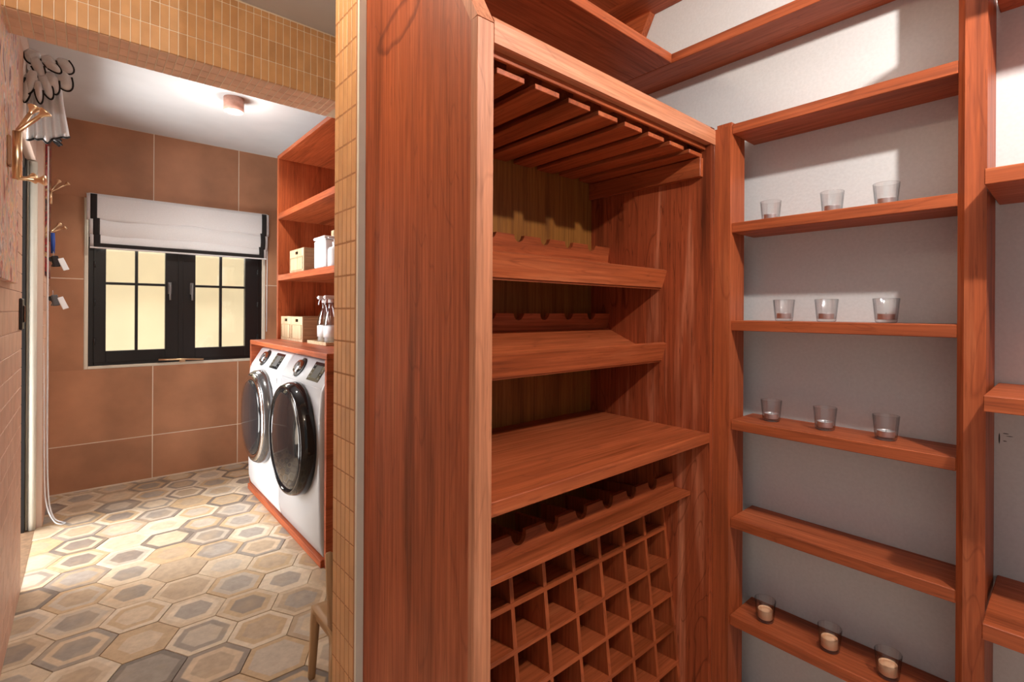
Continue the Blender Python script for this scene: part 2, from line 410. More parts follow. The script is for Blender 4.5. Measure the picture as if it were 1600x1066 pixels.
floor = struct('floor', box(-.34, 2.0, -1.3, 5.1, -.12, -.012), GROUT, 'floor of concentric hexagonal cement tiles')
ceil_h = struct('ceiling', box(-.6, 2.0, -1.3, 2.35, ZH, ZH+.08), CEIL, 'pale grey ceiling over the pantry and hall')
ceil_l = struct('ceiling', box(-.45, 2.0, 2.57, 5.2, ZC, ZC+.08), CEIL, 'white ceiling over the laundry room')
wall_r = struct('wall_right', box(XW, XW+.12, -1.3, WY0, 0, ZH), WALLG, 'light grey plaster wall behind the pantry shelves')
EGROUT = plain('terracotta_grout', (.40, .19, .085), .85, noise=.08, scale=40)
wall_c = struct('wall_centre', box(XT+.0021, 1.85, WY0, WY1, 0, ZH), EGROUT, 'end of the partition wall clad in peach mosaic')
wall_r2 = struct('wall_right', box(1.85, 1.97, WY1, YB+.12, 0, ZC), CEIL, 'laundry wall behind the washers')
# back wall with the window hole
WX0, WX1, WZ0, WZ1 = .012, 1.245, .955, 2.24
bm = new()
YS = YB-.0082
bx(bm, -2.8, WX0, YS, YB+.12, 0, ZC); bx(bm, WX1, 1.85, YS, YB+.12, 0, ZC)  # unseen left run past the room added to keep door lights off the outside wall
bx(bm, WX0, WX1, YS, YB+.12, 0, WZ0); bx(bm, WX0, WX1, YS, YB+.12, WZ1, ZC)
wall_b = struct('wall_back', bm, plain('slab_grout', (.82, .70, .57), .85), 'back wall of large brown porcelain slabs')
# left wall: near piece, far piece, head over the doorway
DY0, DY1, DZ = 3.43, 4.36, 2.34
bm = new()
bx(bm, -.36, XL-.0035, 1.0, DY0, 0, ZC); bx(bm, -.36, XL+.0305, DY1, YB, 0, ZC); bx(bm, -.36, XL-.0035, DY0, DY1, DZ, ZC)
wall_l = struct('wall_left', bm, plain('rose_grout', (.72, .55, .46), .85), 'left wall clad in rose tiles beside the doorway')

# floor tiles -------------------------------------------------------
S = .1362; AP = S*math.sqrt(3)/2
HEX = hex_mat(AP)
def clip(poly, axis, lim, keep_less):
    out = []
    for i in range(len(poly)):
        p, q = poly[i], poly[(i+1) % len(poly)]
        ip = (p[axis] <= lim) == keep_less or p[axis] == lim; iq = (q[axis] <= lim) == keep_less or q[axis] == lim
        if ip: out.append(p)
        if ip != iq:
            t = (lim-p[axis])/(q[axis]-p[axis]); out.append((p[0]+t*(q[0]-p[0]), p[1]+t*(q[1]-p[1])))
    return out
def hex_poly(g=.0012):
    s = S-g*2/math.sqrt(3)
    return [(s*math.cos(k*PI/3), s*math.sin(k*PI/3)) for k in range(6)]
def hex_bm(poly):
    bm = new(); k = .985
    A = [bm.verts.new((x, y, -.012)) for x, y in poly]; B = [bm.verts.new((x, y, -.0012)) for x, y in poly]
    Cn = [bm.verts.new((x*k, y*k, 0)) for x, y in poly]; n = len(poly); fs = [bm.faces.new(Cn)]
    for i in range(n):
        j = (i+1) % n; fs.append(bm.faces.new((A[i], A[j], B[j], B[i]))); fs.append(bm.faces.new((B[i], B[j], Cn[j], Cn[i])))
    bmesh.ops.recalc_face_normals(bm, faces=fs); return bm
full = None
for ci in range(-5, 6):
    for ri in range(-6, 13):
        x = .59+ci*1.5*S; y = 2.351+ri*2*AP+(AP if ci % 2 else 0)
        lo = XL-.004
        if x+S < lo or x-S > 1.5 or y < 1.75 or y-AP > YB: continue
        if y < 2.0 and x < .25: continue
        poly = hex_poly()
        cut = False
        if x-S < lo: poly = clip(poly, 0, lo-x, False); cut = True
        if y+AP > YB: poly = clip(poly, 1, YB-y, True); cut = True
        if x-S < XL+.03 and y > DY1-.12: poly = clip(poly, 0, XL+.03-x, False); cut = True
        if len(poly) < 3: continue
        ar = abs(sum(poly[i][0]*poly[(i+1) % len(poly)][1]-poly[(i+1) % len(poly)][0]*poly[i][1] for i in range(len(poly))))/2
        if ar < 4e-4: continue
        if not cut:
            if full is None:
                o = obj('hexagonal_tile', hex_bm(poly), HEX, floor, local=True, loc=(x, y, 0)); full = o.data
            else: o = inst('hexagonal_tile', full, (x, y, 0), floor)
        else: o = obj('hexagonal_tile', hex_bm(poly), HEX, floor, local=True, loc=(x, y, 0))
        o.location.z = random.uniform(-.0008, .0008)
        o.rotation_euler = (random.uniform(-.004, .004), random.uniform(-.004, .004), 0)

# mosaic on the partition end, header beam -------------------------
TW, TH = .0302, .0925
def tile_box(dx, dy, dz, bev, m):
    bm = box(-dx/2, dx/2, -dy/2, dy/2, -dz/2, dz/2, bev=bev)
    me = bpy.data.meshes.new('mosaic_tile'); bm.to_mesh(me); bm.free(); me.materials.append(m); return me
g = .0028
me_end = tile_box(.010, TW-.0050, TH-.004, .0012, PEACH)
for k in range(29):
    for j in range(6):
        y = WY1-.0145-j*TW
        z = .0462+k*TH+.018
        if y-TW/2 < WY0-.004 or z > ZH-.04: continue
        inst('mosaic_tile', me_end, (XT+.006, y, z), wall_c)
trim_e = struct('trim_2', box(XT, .571, WY0-.012, WY0-.001, 0, ZH), CREAM, 'cream edge strip between mosaic and red wood cabinet')
BY0, BY1, BZ = 2.35, 2.572, 2.41
beam = struct('trim_1', box(-.36, 1.85, BY0+.0022, BY1, BZ+.0022, 2.95), plain('light_grout', (.84, .72, .56), .85), 'mosaic clad header beam over the passage')
me_f = tile_box(TW-g, .009, TH-g, .0015, PEACH); UD = (BY1-BY0-.009)/3
me_u = tile_box(TW-g, UD-g, .009, .0015, UNDERLIT)
me_t = tile_box(TW-g, .009, .025, .0015, PEACH)
nb = 39
for i in range(nb):
    x = XL+.015+i*TW
    for k in range(3): inst('mosaic_tile', me_f, (x, BY0+.0045, BZ+TH/2+k*TH), beam)
    inst('mosaic_tile', me_t, (x, BY0+.0045, BZ+3*TH+.014), beam)
    for k in range(3): inst('mosaic_tile', me_u, (x, BY0+.009+UD*(k+.5), BZ+.0045), beam)

# brown slabs on the back wall --------------------------------------
def slab(x0, x1, z0, z1):
    center_obj('slab_tile', box(x0, x1, YB-.010, YB-.0005, z0, z1, bev=.001), BROWN, wall_b)
gx = [-.215, .419, 1.045, 1.67, 1.85]; gz = [.0, .362, 1.632, ZC]
for i in range(4):
    for k in range(3):
        x0, x1, z0, z1 = gx[i]+.0035, gx[i+1]-.0035, gz[k]+.0035, gz[k+1]-.0035
        if k == 0: z0 = .012
        ho = (WX0-.026, WX1+.028, WZ0-.022, WZ1+.02)   # hole with its trim
        if x1 <= ho[0] or x0 >= ho[1] or z1 <= ho[2] or z0 >= ho[3]: slab(x0, x1, z0, z1); continue
        if z0 < ho[2]: slab(x0, x1, z0, ho[2]); zz0 = ho[2]
        else: zz0 = z0
        zz1 = min(z1, ho[3])
        if z1 > ho[3]: slab(x0, x1, ho[3], z1)
        if x0 < ho[0]: slab(x0, ho[0], zz0, zz1)
        if x1 > ho[1]: slab(ho[1], x1, zz0, zz1)
# rose tiles on the left wall ---------------------------------------
me_l = tile_box(.009, .1475, TH-g, .0015, ROSE); me_l2 = tile_box(.009, .072, TH-g, .0015, ROSE)
for k in range(29):
    z = .0462+k*TH; off = .075*(k % 2)
    for j in range(8):
        y = DY0-.075-j*.15-off
        inst('rose_tile', me_l, (XL-.0045, y, z), wall_l)
    if off: inst('rose_tile', me_l2, (XL-.0045, DY0-.037, z), wall_l)
me_l3 = tile_box(.008, .162, TH-g, .0015, ROSE)
for k in range(29):
    z = .0462+k*TH
    for j in range(4): inst('rose_tile', me_l3, (XL+.030, DY1+.083+j*.165, z), wall_l)

# doorway -----------------------------------------------------------
door = struct('door_1', box(-.36, -.24, DY0+.012, DY1-.012, -.012, .001), STONE, 'doorway in the left wall letting in daylight')
jb = tube([(-.255, DY1-.020, .0), (-.255, DY1-.020, 2.33)], .020, 14)
bx(jb, -.285, -.238, DY1-.018, DY1, 0, 2.34, bev=.004)
center_obj('jamb_lining', jb, CREAM, door)['label'] = 'rounded cream jamb'
fb = box(-.32, -.286, DY1-.05, DY1, 0, 2.34, bev=.002); center_obj('door_frame', fb, BLACK, door)['label'] = 'black metal door frame'
fb = box(-.32, -.288, DY0, DY0+.03, 0, 2.34, bev=.002); center_obj('door_frame', fb, BLACK, door)
fb = box(-.32, -.29, DY0+.03, DY1-.05, 2.28, 2.34, bev=.002); center_obj('door_frame', fb, BLACK, door)

# window ------------------------------------------------------------
def frame_xz(bm, x0, x1, z0, z1, y0, y1, t, tb=None, bev=.003):
    tb = tb or t
    bx(bm, x0, x0+t, y0, y1, z0, z1, bev); bx(bm, x1-t, x1, y0, y1, z0, z1, bev)
    bx(bm, x0+t, x1-t, y0, y1, z0, z0+tb, bev); bx(bm, x0+t, x1-t, y0, y1, z1-t, z1, bev)
bm = new(); frame_xz(bm, WX0, WX1, WZ0, WZ1, YB+.005, YB+.085, .034, .03)
win = struct('window_1', bm, BLACK, 'black framed double casement window under the white blind')
bm = new(); frame_xz(bm, WX0-.024, WX1+.026, WZ0-.02, WZ1+.018, YB-.014, YB+.02, .022); obj('window_trim', bm, CREAM, win)['label'] = 'thin cream border'
for s, (sx0, sx1, gx0, gx1) in enumerate(((.044, .6078, .118, .502), (.6082, 1.213, .716, 1.103))):
    gz0, gz1 = 1.07, 2.15
    bm = new()
    bx(bm, sx0, gx0, YB-.004, YB+.05, .983, 2.208, .002); bx(bm, gx1, sx1, YB-.004, YB+.05, .983, 2.208, .002)
    bx(bm, gx0, gx1, YB-.004, YB+.05, .983, gz0, .002); bx(bm, gx0, gx1, YB-.004, YB+.05, gz1, 2.208, .002)
    if s == 0: bx(bm, .592, .626, YB-.010, YB-.0041, .983, 2.208, .002)
    sash = center_obj('casement_sash', bm, BLACK, win)
    mx = (gx0+gx1)/2; mz = 1.605
    center_obj('muntin', box(mx-.010, mx+.010, YB+.004, YB+.036, gz0, gz1, bev=.002), BLACK, sash)
    center_obj('muntin', box(gx0, gx1, YB+.006, YB+.034, mz-.010, mz+.010, bev=.002), BLACK, sash)
    for (a, b_, c, d) in ((gx0, mx-.01, gz0, mz-.01), (mx+.01, gx1, gz0, mz-.01), (gx0, mx-.01, mz+.01, gz1), (mx+.01, gx1, mz+.01, gz1)):
        center_obj('pane', box(a, b_, YB+.018, YB+.022, c, d), PANE, sash)
    hx = .532 if s == 0 else .688
    hb = box(hx-.013, hx+.013, YB-.014, YB-.004, 1.53, 1.63, bev=.004)
    tube([(hx, YB-.014, 1.61), (hx, YB-.035, 1.61), (hx, YB-.040, 1.595), (hx, YB-.042, 1.48)], .008, 8, hb)
    center_obj('window_handle', hb, plain('grey_handle', (.30, .30, .31), .3, metal=.6), sash)['label'] = 'grey lever handle'
    for hz in (1.15, 1.45, 1.75):
        hx2 = sx0+.006 if s == 0 else sx1-.006
        center_obj('hinge', tube([(hx2, YB-.008, hz-.025), (hx2, YB-.008, hz+.025)], .007, 8), BLACK, sash)

# house wall seen through the window
ow = struct('wall_outside', box(-2.2, 3.2, 6.7, 6.9, -.3, 3.6), YWALL, 'pale yellow outside wall seen through the window')
struct('trim_3', box(-2.2, 3.2, 5.3, 6.7, -.4, -.3), STONE)

# ================================================================== WINE CABINET
cab = thing('wine_cabinet', 'tall red wood wine cabinet with bottle racks and a lattice of square bottle cells', 'cabinet', (1.05, 1.02, 0))
X0, X1, YF, YK = .572, 1.521, .765, 1.256
XI0, XI1 = .597, 1.499
side = obj('side_panel', prism([(YF+.022, 0), (WY0-.001, 0), (WY0-.001, 2.263), (YF+.182, 2.263), (YF+.022, 1.972)], X0, XI0, 'X'), WZS, cab)
obj('side_panel', box(XI1, XI1+.0215, YF+.004, WY0-.002, 0, 1.99), WZF, cab)
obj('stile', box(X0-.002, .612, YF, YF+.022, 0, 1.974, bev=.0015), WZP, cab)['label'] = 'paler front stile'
a = math.atan2(.16, .291)
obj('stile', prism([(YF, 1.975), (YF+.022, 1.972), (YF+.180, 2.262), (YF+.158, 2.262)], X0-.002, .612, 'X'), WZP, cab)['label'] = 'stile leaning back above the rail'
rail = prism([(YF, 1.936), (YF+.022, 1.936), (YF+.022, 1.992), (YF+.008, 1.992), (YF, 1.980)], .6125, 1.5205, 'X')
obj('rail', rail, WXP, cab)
obj('rail_lip', box(XI0, XI1, YF+.0225, YF+.031, 1.921, 1.956, bev=.001), WX, cab)
obj('back_panel', box(XI0, XI1-.0005, YK, YK+.018, .02, 1.955, bev=.001), VEN, cab)['label'] = 'yellowish veneer back panel'
obj('top_panel', box(XI0, XI1, YF+.024, YK-.001, 1.957, 1.975), WX, cab)
obj('cleat', box(XI1-.019, XI1, YF+.03, YK-.001, 1.836, 1.896, bev=.001), WY, cab)
# stemware slats under the top
for k in range(8):
    xr = 1.4985-.1105*k
    bm = new(); bx(bm, xr-.078, xr, YF+.034, YK-.002, 1.899, 1.911, bev=.001); bx(bm, xr-.060, xr-.018, YF+.075, YK-.002, 1.911, 1.957)
    if xr-.078 < XI0: 
        bm.free(); bm = box(XI0+.001, xr, YF+.034, YK-.002, 1.899, 1.911, bev=.001)
    obj('stemware_slat', bm, WY, cab)
# notched strips
def notched(x0, x1, z0, z1, cs, r, depth=None):
    """outline of a board whose top edge has half round notches"""
    depth = depth or r
    poly = [(x0, z0), (x1, z0), (x1, z1)]
    for c in sorted(cs, reverse=True):
        ks = range(0, 11)
        for k in ks:
            t = PI*k/10; poly.append((c+r*math.cos(t), z1-depth*math.sin(t)))
    poly.append((x0, z1)); return poly
def notched_bm(x0, x1, y0, y1, z0, z1, cs, r, depth, shear):
    # built as slices so that every face is convex
    bm = new(); cs = sorted(cs); depth = depth or r
    xs = [(x0, z1)]
    for c in cs:
        for k in range(0, 13):
            t = PI-PI*k/12; xs.append((c+r*math.cos(t), z1-depth*math.sin(t)))
    xs.append((x1, z1))
    def Yt(z): return shear*(z-z0)
    F = [(bm.verts.new((x, y0+Yt(z0), z0)), bm.verts.new((x, y0+Yt(z), z)), bm.verts.new((x, y1+Yt(z0), z0)), bm.verts.new((x, y1+Yt(z), z))) for x, z in xs]
    fs = []
    for p, q in zip(F[:-1], F[1:]):
        fs += [bm.faces.new((p[0], q[0], q[1], p[1])), bm.faces.new((p[2], p[3], q[3], q[2])), bm.faces.new((p[1], q[1], q[3], p[3])), bm.faces.new((p[0], p[2], q[2], q[0]))]
    for p in (F[0], F[-1]): fs.append(bm.faces.new((p[0], p[1], p[3], p[2])))
    bmesh.ops.recalc_face_normals(bm, faces=fs); return bm
for dz, nm in ((.2495, 'upper bottle shelf tilted down to the front'), (0, 'second bottle shelf tilted down to the front')):
    sh = obj('bottle_shelf', prism([(.948, 1.243+dz), (.948, 1.229+dz), (1.200, 1.334+dz), (1.195, 1.347+dz)], XI0, XI1, 'X'), WX, cab); sh['label'] = nm
    obj('front_rail', prism([(.923, 1.293+dz), (.942, 1.235+dz), (.955, 1.239+dz), (.936, 1.298+dz)], XI0, XI1, 'X'), WX, sh)
    obj('notched_strip', notched_bm(XI0, XI1, 1.176, 1.192, 1.338+dz, 1.394+dz, [.692, .809, .925, 1.041, 1.157, 1.275, 1.395], .0215, .022, -.15), WX, sh)
obj('shelf', box(XI0, XI1, YF+.003, YK-.001, .986, 1.017, bev=.0015), WX, cab)['label'] = 'deep display shelf'
obj('ledge', box(XI0, XI1, .833, .905, .802, .815, bev=.001), WX, cab)
obj('notched_strip', notched_bm(XI0, XI1, .893, .905, .8155, .857, [.688, .804, .92, 1.036, 1.152, 1.266, 1.381], .0245, .029, .15), WX, cab)['label'] = 'low notched neck rest over the lattice'
# lattice
th = math.atan(.1166)
RL_ = Matrix.Translation((0, .93, .735)) @ Matrix.Rotation(-th, 4, 'X')   # local -z runs down the leaning front, +y goes into the cabinet
def lat(name, x0, x1, y0, y1, z0, z1):
    bm = box(x0, x1, y0, y1, z0, z1); bmesh.ops.transform(bm, matrix=RL_, verts=bm.verts); return obj(name, bm, WZ if name == 'upright' else WX, cab)
ZB = -.70
hz = [-.068-.1085*k for k in range(6)]
vx = [1.493-.1145*k for k in range(8)]
for x in vx:
    lat('upright', x-.006, x+.006, 0, .235, ZB, .055)
for z in hz:
    lat('crosspiece', XI0, XI1, -.001, .234, z-.006, z+.006)
obj('plinth', box(XI0, XI1, .84, YK-.001, 0, .02), WX, cab)

# ================================================================== PANTRY SHELVING
shv = thing('pantry_shelving', 'built-in red wood shelving with narrow boards across the grey wall', 'shelving', (1.6, .45, 0))
p1 = prism([(XR, .717), (1.62, .717), (1.62, .7685), (XR, .7685)], 0, 1.985, 'Z'); 
bx(p1, XR+.012, 1.62, .719, .766, 1.985, 2.0)
obj('post', p1, WZ, shv)['label'] = 'short post beside the wine cabinet'
obj('post', prism([(XR, .1366), (XW-.001, .1366), (XW-.001, .187), (XR+.013, .187), (XR, .174)], 0, ZH-.001, 'Z'), WZ, shv)['label'] = 'tall post between the two bays'
for zt in (1.992, 1.682, 1.375, 1.064, .756, .45, .142):
    obj('shelf', box(XF, XW-.001, .1875, .7165, zt-.031, zt, bev=.0015), WY, shv)
for zt in (2.298, 2.605):
    obj('shelf', box(XF, XW-.001, .1875, WY0-.001, zt-.032, zt, bev=.0015), WY, shv)
    obj('shelf', box(X0, XF-.001, .93, WY0-.001, zt-.032, zt, bev=.0015), WX, shv)['label'] = 'board over the wine cabinet'
for zt in (2.17, 1.70, 1.232, .762, .29):
    obj('deep_shelf', box(1.40, XW-.001, -1.25, .130, zt-.033, zt, bev=.0015), WY, shv)
br = prism([(1.10, 2.5725), (WY0-.002, 2.5725), (WY0-.002, 2.30), (1.17, 2.44)], 1.655, XW-.001, 'X')
obj('bracket', br, WY, shv)

# ================================================================== TEALIGHT GLASSES
def flute(z, a_): return 1+.026*max(0, min(1, (z-.008)/.012))*abs(math.cos(9*a_))
def make_holder(label, wax, hot):
    t = thing('tealight_holder', label, 'candle holder', (0, 0, 0), 'fluted glass tealight holders on the shelves')
    prof = [(0, .0005), (.0205, .0005), (.0235, .0025), (.0248, .009), (.0292, .064), (.0289, .0652), (.0279, .064), (.0237, .011), (.0225, .0085), (0, .008)]
    obj('glass_cup', lathe(prof, 108, flute=flute), CUPGLASS, t, local=True)
    z0 = .0088
    cup = lathe([(0, z0), (.0188, z0), (.0192, z0+.0005), (.0194, z0+.0145), (.0199, z0+.0155), (.0186, z0+.0155), (.0186, z0+.011)], 28)
    if hot: cup = lathe([(0, z0), (.0192, z0), (.0198, z0+.001), (.0205, z0+.026), (.0195, z0+.027), (.0185, z0+.022)], 28)
    tl = obj('tealight', cup, PEACHWAX if hot else SILVER, t, local=True); tl['label'] = 'peach tealight' if hot else 'small metal tealight cup'
    obj('wax', lathe([(0, z0+.012), (.0187, z0+.012), (.0187, z0+.0225), (.004, z0+.021), (0, z0+.021)] if hot else [(0, z0+.0012), (.0185, z0+.0012), (.0185, z0+.0118), (.004, z0+.0105), (0, z0+.0105)], 28), wax, tl, local=True)
    obj('wick', tube([(0, 0, z0+.010), (.0005, 0, z0+.018)], .0008, 6), BLACK, tl, local=True)
    return t
spots = [(1.682, (.632, .465, .339), 'third shelf above', None),
         (1.375, (.592, .478, .338), 'eye level shelf', None),
         (1.064, (.627, .480, .337), '', None),
         (.45, (.633, .459, .325), '', None)]
rown = ['clear fluted tealight glass, %s of three on the highest shelf that holds glasses',
        'clear fluted tealight glass, %s of three on the shelf at eye level',
        'clear fluted tealight glass, %s of three on the shelf below eye level',
        'fluted glass with peach tealight, %s of three on the lowest visible shelf']
posn = ['farthest left', 'middle one', 'nearest right']
p_clear = p_peach = None
for ri, (zt, ys, _, _) in enumerate(spots):
    for ci, y in enumerate(ys):
        loc = (1.612 if ri < 3 else 1.59, y, zt); lb = rown[ri] % posn[ci]
        if ri < 3:
            if p_clear is None: p_clear = make_holder(lb, WAX, False); p_clear.location = loc
            else: copy_tree(p_clear, loc, lb)
        else:
            if p_peach is None: p_peach = make_holder(lb, PEACHWAX, True); p_peach.location = loc
            else: copy_tree(p_peach, loc, lb)

# ================================================================== LAUNDRY CABINET
LX, LY0, LY1 = .983, 2.66, 4.30; UX = 1.178
lc = thing('laundry_cabinet', 'red wood laundry cabinet boxing in two washers with open shelves above', 'cabinet', (1.4, 3.5, 0))
obj('counter', box(LX, 1.849, LY0, LY1, 1.133, 1.165, bev=.002), WY, lc)
obj('side_panel', box(LX, 1.849, LY1-.028, LY1, 0, 1.132, bev=.0015), WX, lc)
obj('side_panel', box(LX, 1.849, LY0, LY0+.028, 0, 1.132, bev=.0015), WX, lc)
obj('base_board', box(LX-.018, 1.849, LY0+.0285, LY1-.0285, 0, .042, bev=.003), WY, lc)['label'] = 'scuffed base board'
obj('upper_side_panel', box(UX, 1.849, LY1-.03, LY1, 1.166, 2.66, bev=.0015), WZ, lc)
obj('upper_side_panel', box(UX, 1.849, LY0, LY0+.03, 1.166, 2.66, bev=.0015), WZ, lc)
obj('back_panel', box(1.83, 1.849, LY0+.031, LY1-.031, 1.166, 2.63), WZ, lc)
for z0, z1 in ((1.640, 1.685), (2.138, 2.185)):
    obj('shelf', box(UX, 1.829, LY0+.031, LY1-.031, z0, z1, bev=.0015), WY, lc)
obj('top_board', box(UX, 1.849, LY0+.031, LY1-.031, 2.63, 2.66, bev=.0015), WY, lc)

# washers -----------------------------------------------------------
def washer(label, y0, y1, body, near):
    yc = (y0+y1)/2
    t = thing('washing_machine', label, 'washing machine', (1.4, yc, .0425))
    prof = [(1.80, .0435), (.990, .0435), (.980, .06), (.966, .12), (.958, .45), (.960, .80), (.972, .950), (.985, .985), (1.055, 1.098), (1.075, 1.105), (1.80, 1.105)]
    bm = prism([(x, z) for x, z in prof], y0+.004, y1-.004, 'Y')
    es = [e for e in bm.edges if abs(e.verts[0].co.y-e.verts[1].co.y) < 1e-6 and all(v.co.x < 1.2 for v in e.verts)]
    bmesh.ops.bevel(bm, geom=es, offset=.022, segments=4, profile=.5, affect='EDGES')
    for f in bm.faces: f.smooth = True
    obj('body', bm, body, t)
    # door: bulging drum door in front of the body
    zc = .640; ro = .330; M0 = Matrix.Translation((.962, yc-.015, zc)) @ Matrix.Rotation(-PI/2, 4, 'Y')   # local z -> -x
    if near:
        dr = lathe([(.25, .0), (ro, .0), (ro+.003, .010), (ro, .045), (ro-.010, .070), (ro-.018, .079), (ro-.026, .081), (ro-.030, .078), (ro-.031, .0), (.25, .0)], 80, M=M0); ri_ = ro-.0305
    else:
        dr = lathe([(.25, .0), (ro-.004, .0), (ro, .010), (ro-.003, .040), (ro-.016, .062), (ro-.020, .064), (ro-.0205, .0), (.25, .0)], 80, M=M0); ri_ = ro-.068
    door_ = obj('door_ring', dr, BGLOSS if near else plain('smoked_chrome', (.16, .16, .165), .15, metal=.7), t); door_['label'] = 'glossy black door ring' if near else 'dark chrome door ring'
    if not near:
        rim = lathe([(ro-.0205, .060), (ro-.024, .070), (ro-.040, .077), (ro-.060, .076), (ro-.0675, .070), (ro-.0675, .02), (ro-.0205, .02)], 80, M=M0, closed=True)
        obj('door_rim', rim, CHROME, door_)['label'] = 'bright chrome rim'
    lens = lathe([(0, .104), (.06, .103), (.12, .100), (.18, .094), (.23, .086), (min(.262, ri_-.004), .079), (ri_-.0005, .072), (ri_-.0005, .05)], 80, M=M0)
    obj('door_glass', lens, LENS, door_)['label'] = 'dark smoked door glass'
    # control panel on the sloping top
    sl = math.atan2(1.098-.985, 1.055-.985)
    n = Vector((-math.sin(sl), 0, math.cos(sl))); u = Vector((math.cos(sl), 0, math.sin(sl)))
    def panel_frame(y): 
        c = Vector((.985, y, .985))+u*.066+n*.001
        return Matrix(((0, u.x, n.x, c.x), (-1, u.y, n.y, c.y), (0, u.z, n.z, c.z), (0, 0, 0, 1)))
    Mk = panel_frame(yc+.115) @ Matrix.Scale(1.12, 4)
    kn = obj('dial', lathe([(.040, .0005), (.057, .0005), (.057, .005), (.053, .007), (.040, .007)], 40, M=Mk, closed=True), BLACK, t); kn['label'] = 'round programme dial'
    kf = lathe([(.039, .0005), (.039, .020), (.035, .025), (0, .025)], 40, M=Mk); obj('knob', kf, CHROME, kn)
    kf = lathe([(0, .0252), (.024, .0252), (.024, .0262), (0, .0266)], 32, M=Mk); obj('dial_face', kf, DGREY, kn)
    bm = new()
    for q in range(9):
        an = PI*.62+q*.26
        bmx = box(-.005, .005, -.0015, .0015, 0, .0008); bmesh.ops.transform(bmx, matrix=Mk @ Matrix.Rotation(an, 4, 'Z') @ Matrix.Translation((.066, 0, 0)), verts=bmx.verts)
        me = bpy.data.meshes.new('tmp'); bmx.to_mesh(me); bmx.free(); bm.from_mesh(me); bpy.data.meshes.remove(me)
    pm = obj('programme_marks', bm, DGREY, kn); pm['kind'] = 'stuff'
    Mp = panel_frame(yc-.175) @ Matrix.Diagonal((1.12, 1.18, 1, 1))
    bm = box(-.085, .085, -.050, .050, 0, .0015, bev=.0006); bmesh.ops.transform(bm, matrix=Mp, verts=bm.verts)
    dp = obj('display', bm, BGLOSS, t); dp['label'] = 'black control display'
    bm = box(-.042, .04, -.034, .034, .0015, .0022); bmesh.ops.transform(bm, matrix=Mp, verts=bm.verts)
    obj('display_screen', bm, BLACK if near else DGREY, dp)
    for sgn in (-1, 1):
        for q in range(4):
            bm = box(sgn*.064-.006, sgn*.064+.006, -.034+q*.022-.003, -.034+q*.022+.003, .0015, .0024); bmesh.ops.transform(bm, matrix=Mp, verts=bm.verts)
            obj('button', bm, MGREY, dp)
    # seam between panel and front
    obj('panel_seam', box(.9735, .9745, y0+.03, y1-.03, .966, .969), LGREY, t)
    if not near:
        st = box(.9655, .9675, y0+.05, y0+.20, .845, .945); st_ = obj('sticker', st, WPLAST, t); st_['label'] = 'small white notice sticker'
        bm = new()
        for q in range(7): bx(bm, .9648, .9655, y0+.06+.01*(q % 3), y0+.19-.012*(q % 2), .855+q*.012, .858+q*.012)
        s2 = obj('sticker_lines', bm, LGREY, st_); s2['kind'] = 'stuff'
    return t
ym = 3.472
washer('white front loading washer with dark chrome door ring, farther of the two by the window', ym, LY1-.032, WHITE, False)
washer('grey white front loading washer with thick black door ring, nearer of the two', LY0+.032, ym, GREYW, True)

# crates and cleaning bottles ---------------------------------------
def crate(label, x0, x1, y0, y1, z0, z1, group=None):
    t = thing('wooden_crate', label, 'box', ((x0+x1)/2, (y0+y1)/2, z0), group)
    th_ = .010; z0 += .0005
    bm = new()
    bx(bm, x0+th_, x1, y0, y0+th_, z0, z1, .001); bx(bm, x0+th_, x1, y1-th_, y1, z0, z1, .001); bx(bm, x1-th_, x1, y0+th_, y1-th_, z0, z1, .001); bx(bm, x0+th_, x1-th_, y0+th_, y1-th_, z0, z0+th_)
    obj('crate_body', bm, CRATEY, t)
    hy = (y0+y1)/2; hw = .032; h0, h1 = z1-.040, z1-.018
    bm = new()
    bx(bm, x0, x0+th_, y0, hy-hw, z0, z1, .001); bx(bm, x0, x0+th_, hy+hw, y1, z0, z1, .001)
    bx(bm, x0, x0+th_, hy-hw, hy+hw, z0, h0); bx(bm, x0, x0+th_, hy-hw, hy+hw, h1, z1)
    fr = obj('crate_front', bm, CRATE, t); fr['label'] = 'front board with hand hole'
    bm = new(); e = .018
    bx(bm, x0-.004, x0, y0+e, y0+e+.005, z0+e, z1-.06); bx(bm, x0-.004, x0, y1-e-.005, y1-e, z0+e, z1-.06); bx(bm, x0-.004, x0, y0+e+.005, y1-e-.005, z0+e, z0+e+.005); bx(bm, x0-.004, x0, y0+e+.005, y1-e-.005, z1-.065, z1-.06)
    obj('label_frame', bm, CRATEY, fr)
    obj('crate_lid', box(x0+.001, x1-.001, y0+.0105, y1-.0105, z1-.012, z1-.004), CRATEY, t)
    return t
crate('pale wooden crate alone on the middle laundry shelf', 1.21, 1.55, 3.745, 4.07, 1.685, 1.865)
crate('pale wooden crate on the washer counter, left one by the window', 1.20, 1.55, 4.00, 4.255, 1.165, 1.352, 'crates on the washer counter')
crate('pale wooden crate on the washer counter, right one beside the glass bottles', 1.20, 1.55, 3.735, 3.992, 1.165, 1.352, 'crates on the washer counter')
def canister(label, x, y, wx, wy, z0, h):
    t = thing('storage_canister', label, 'canister', (x, y, z0))
    obj('canister_body', box(x-wx/2, x+wx/2, y-wy/2, y+wy/2, z0+.0005, z0+h-.02, bev=.012), WPLAST, t)
    lid = obj('canister_lid', box(x-wx/2-.004, x+wx/2+.004, y-wy/2-.004, y+wy/2+.004, z0+h-.02, z0+h, bev=.006), WPLAST, t)
    return t
cn = canister('tall white square canister beside the crate on the middle laundry shelf', 1.30, 3.43, .18, .20, 1.685, .222)
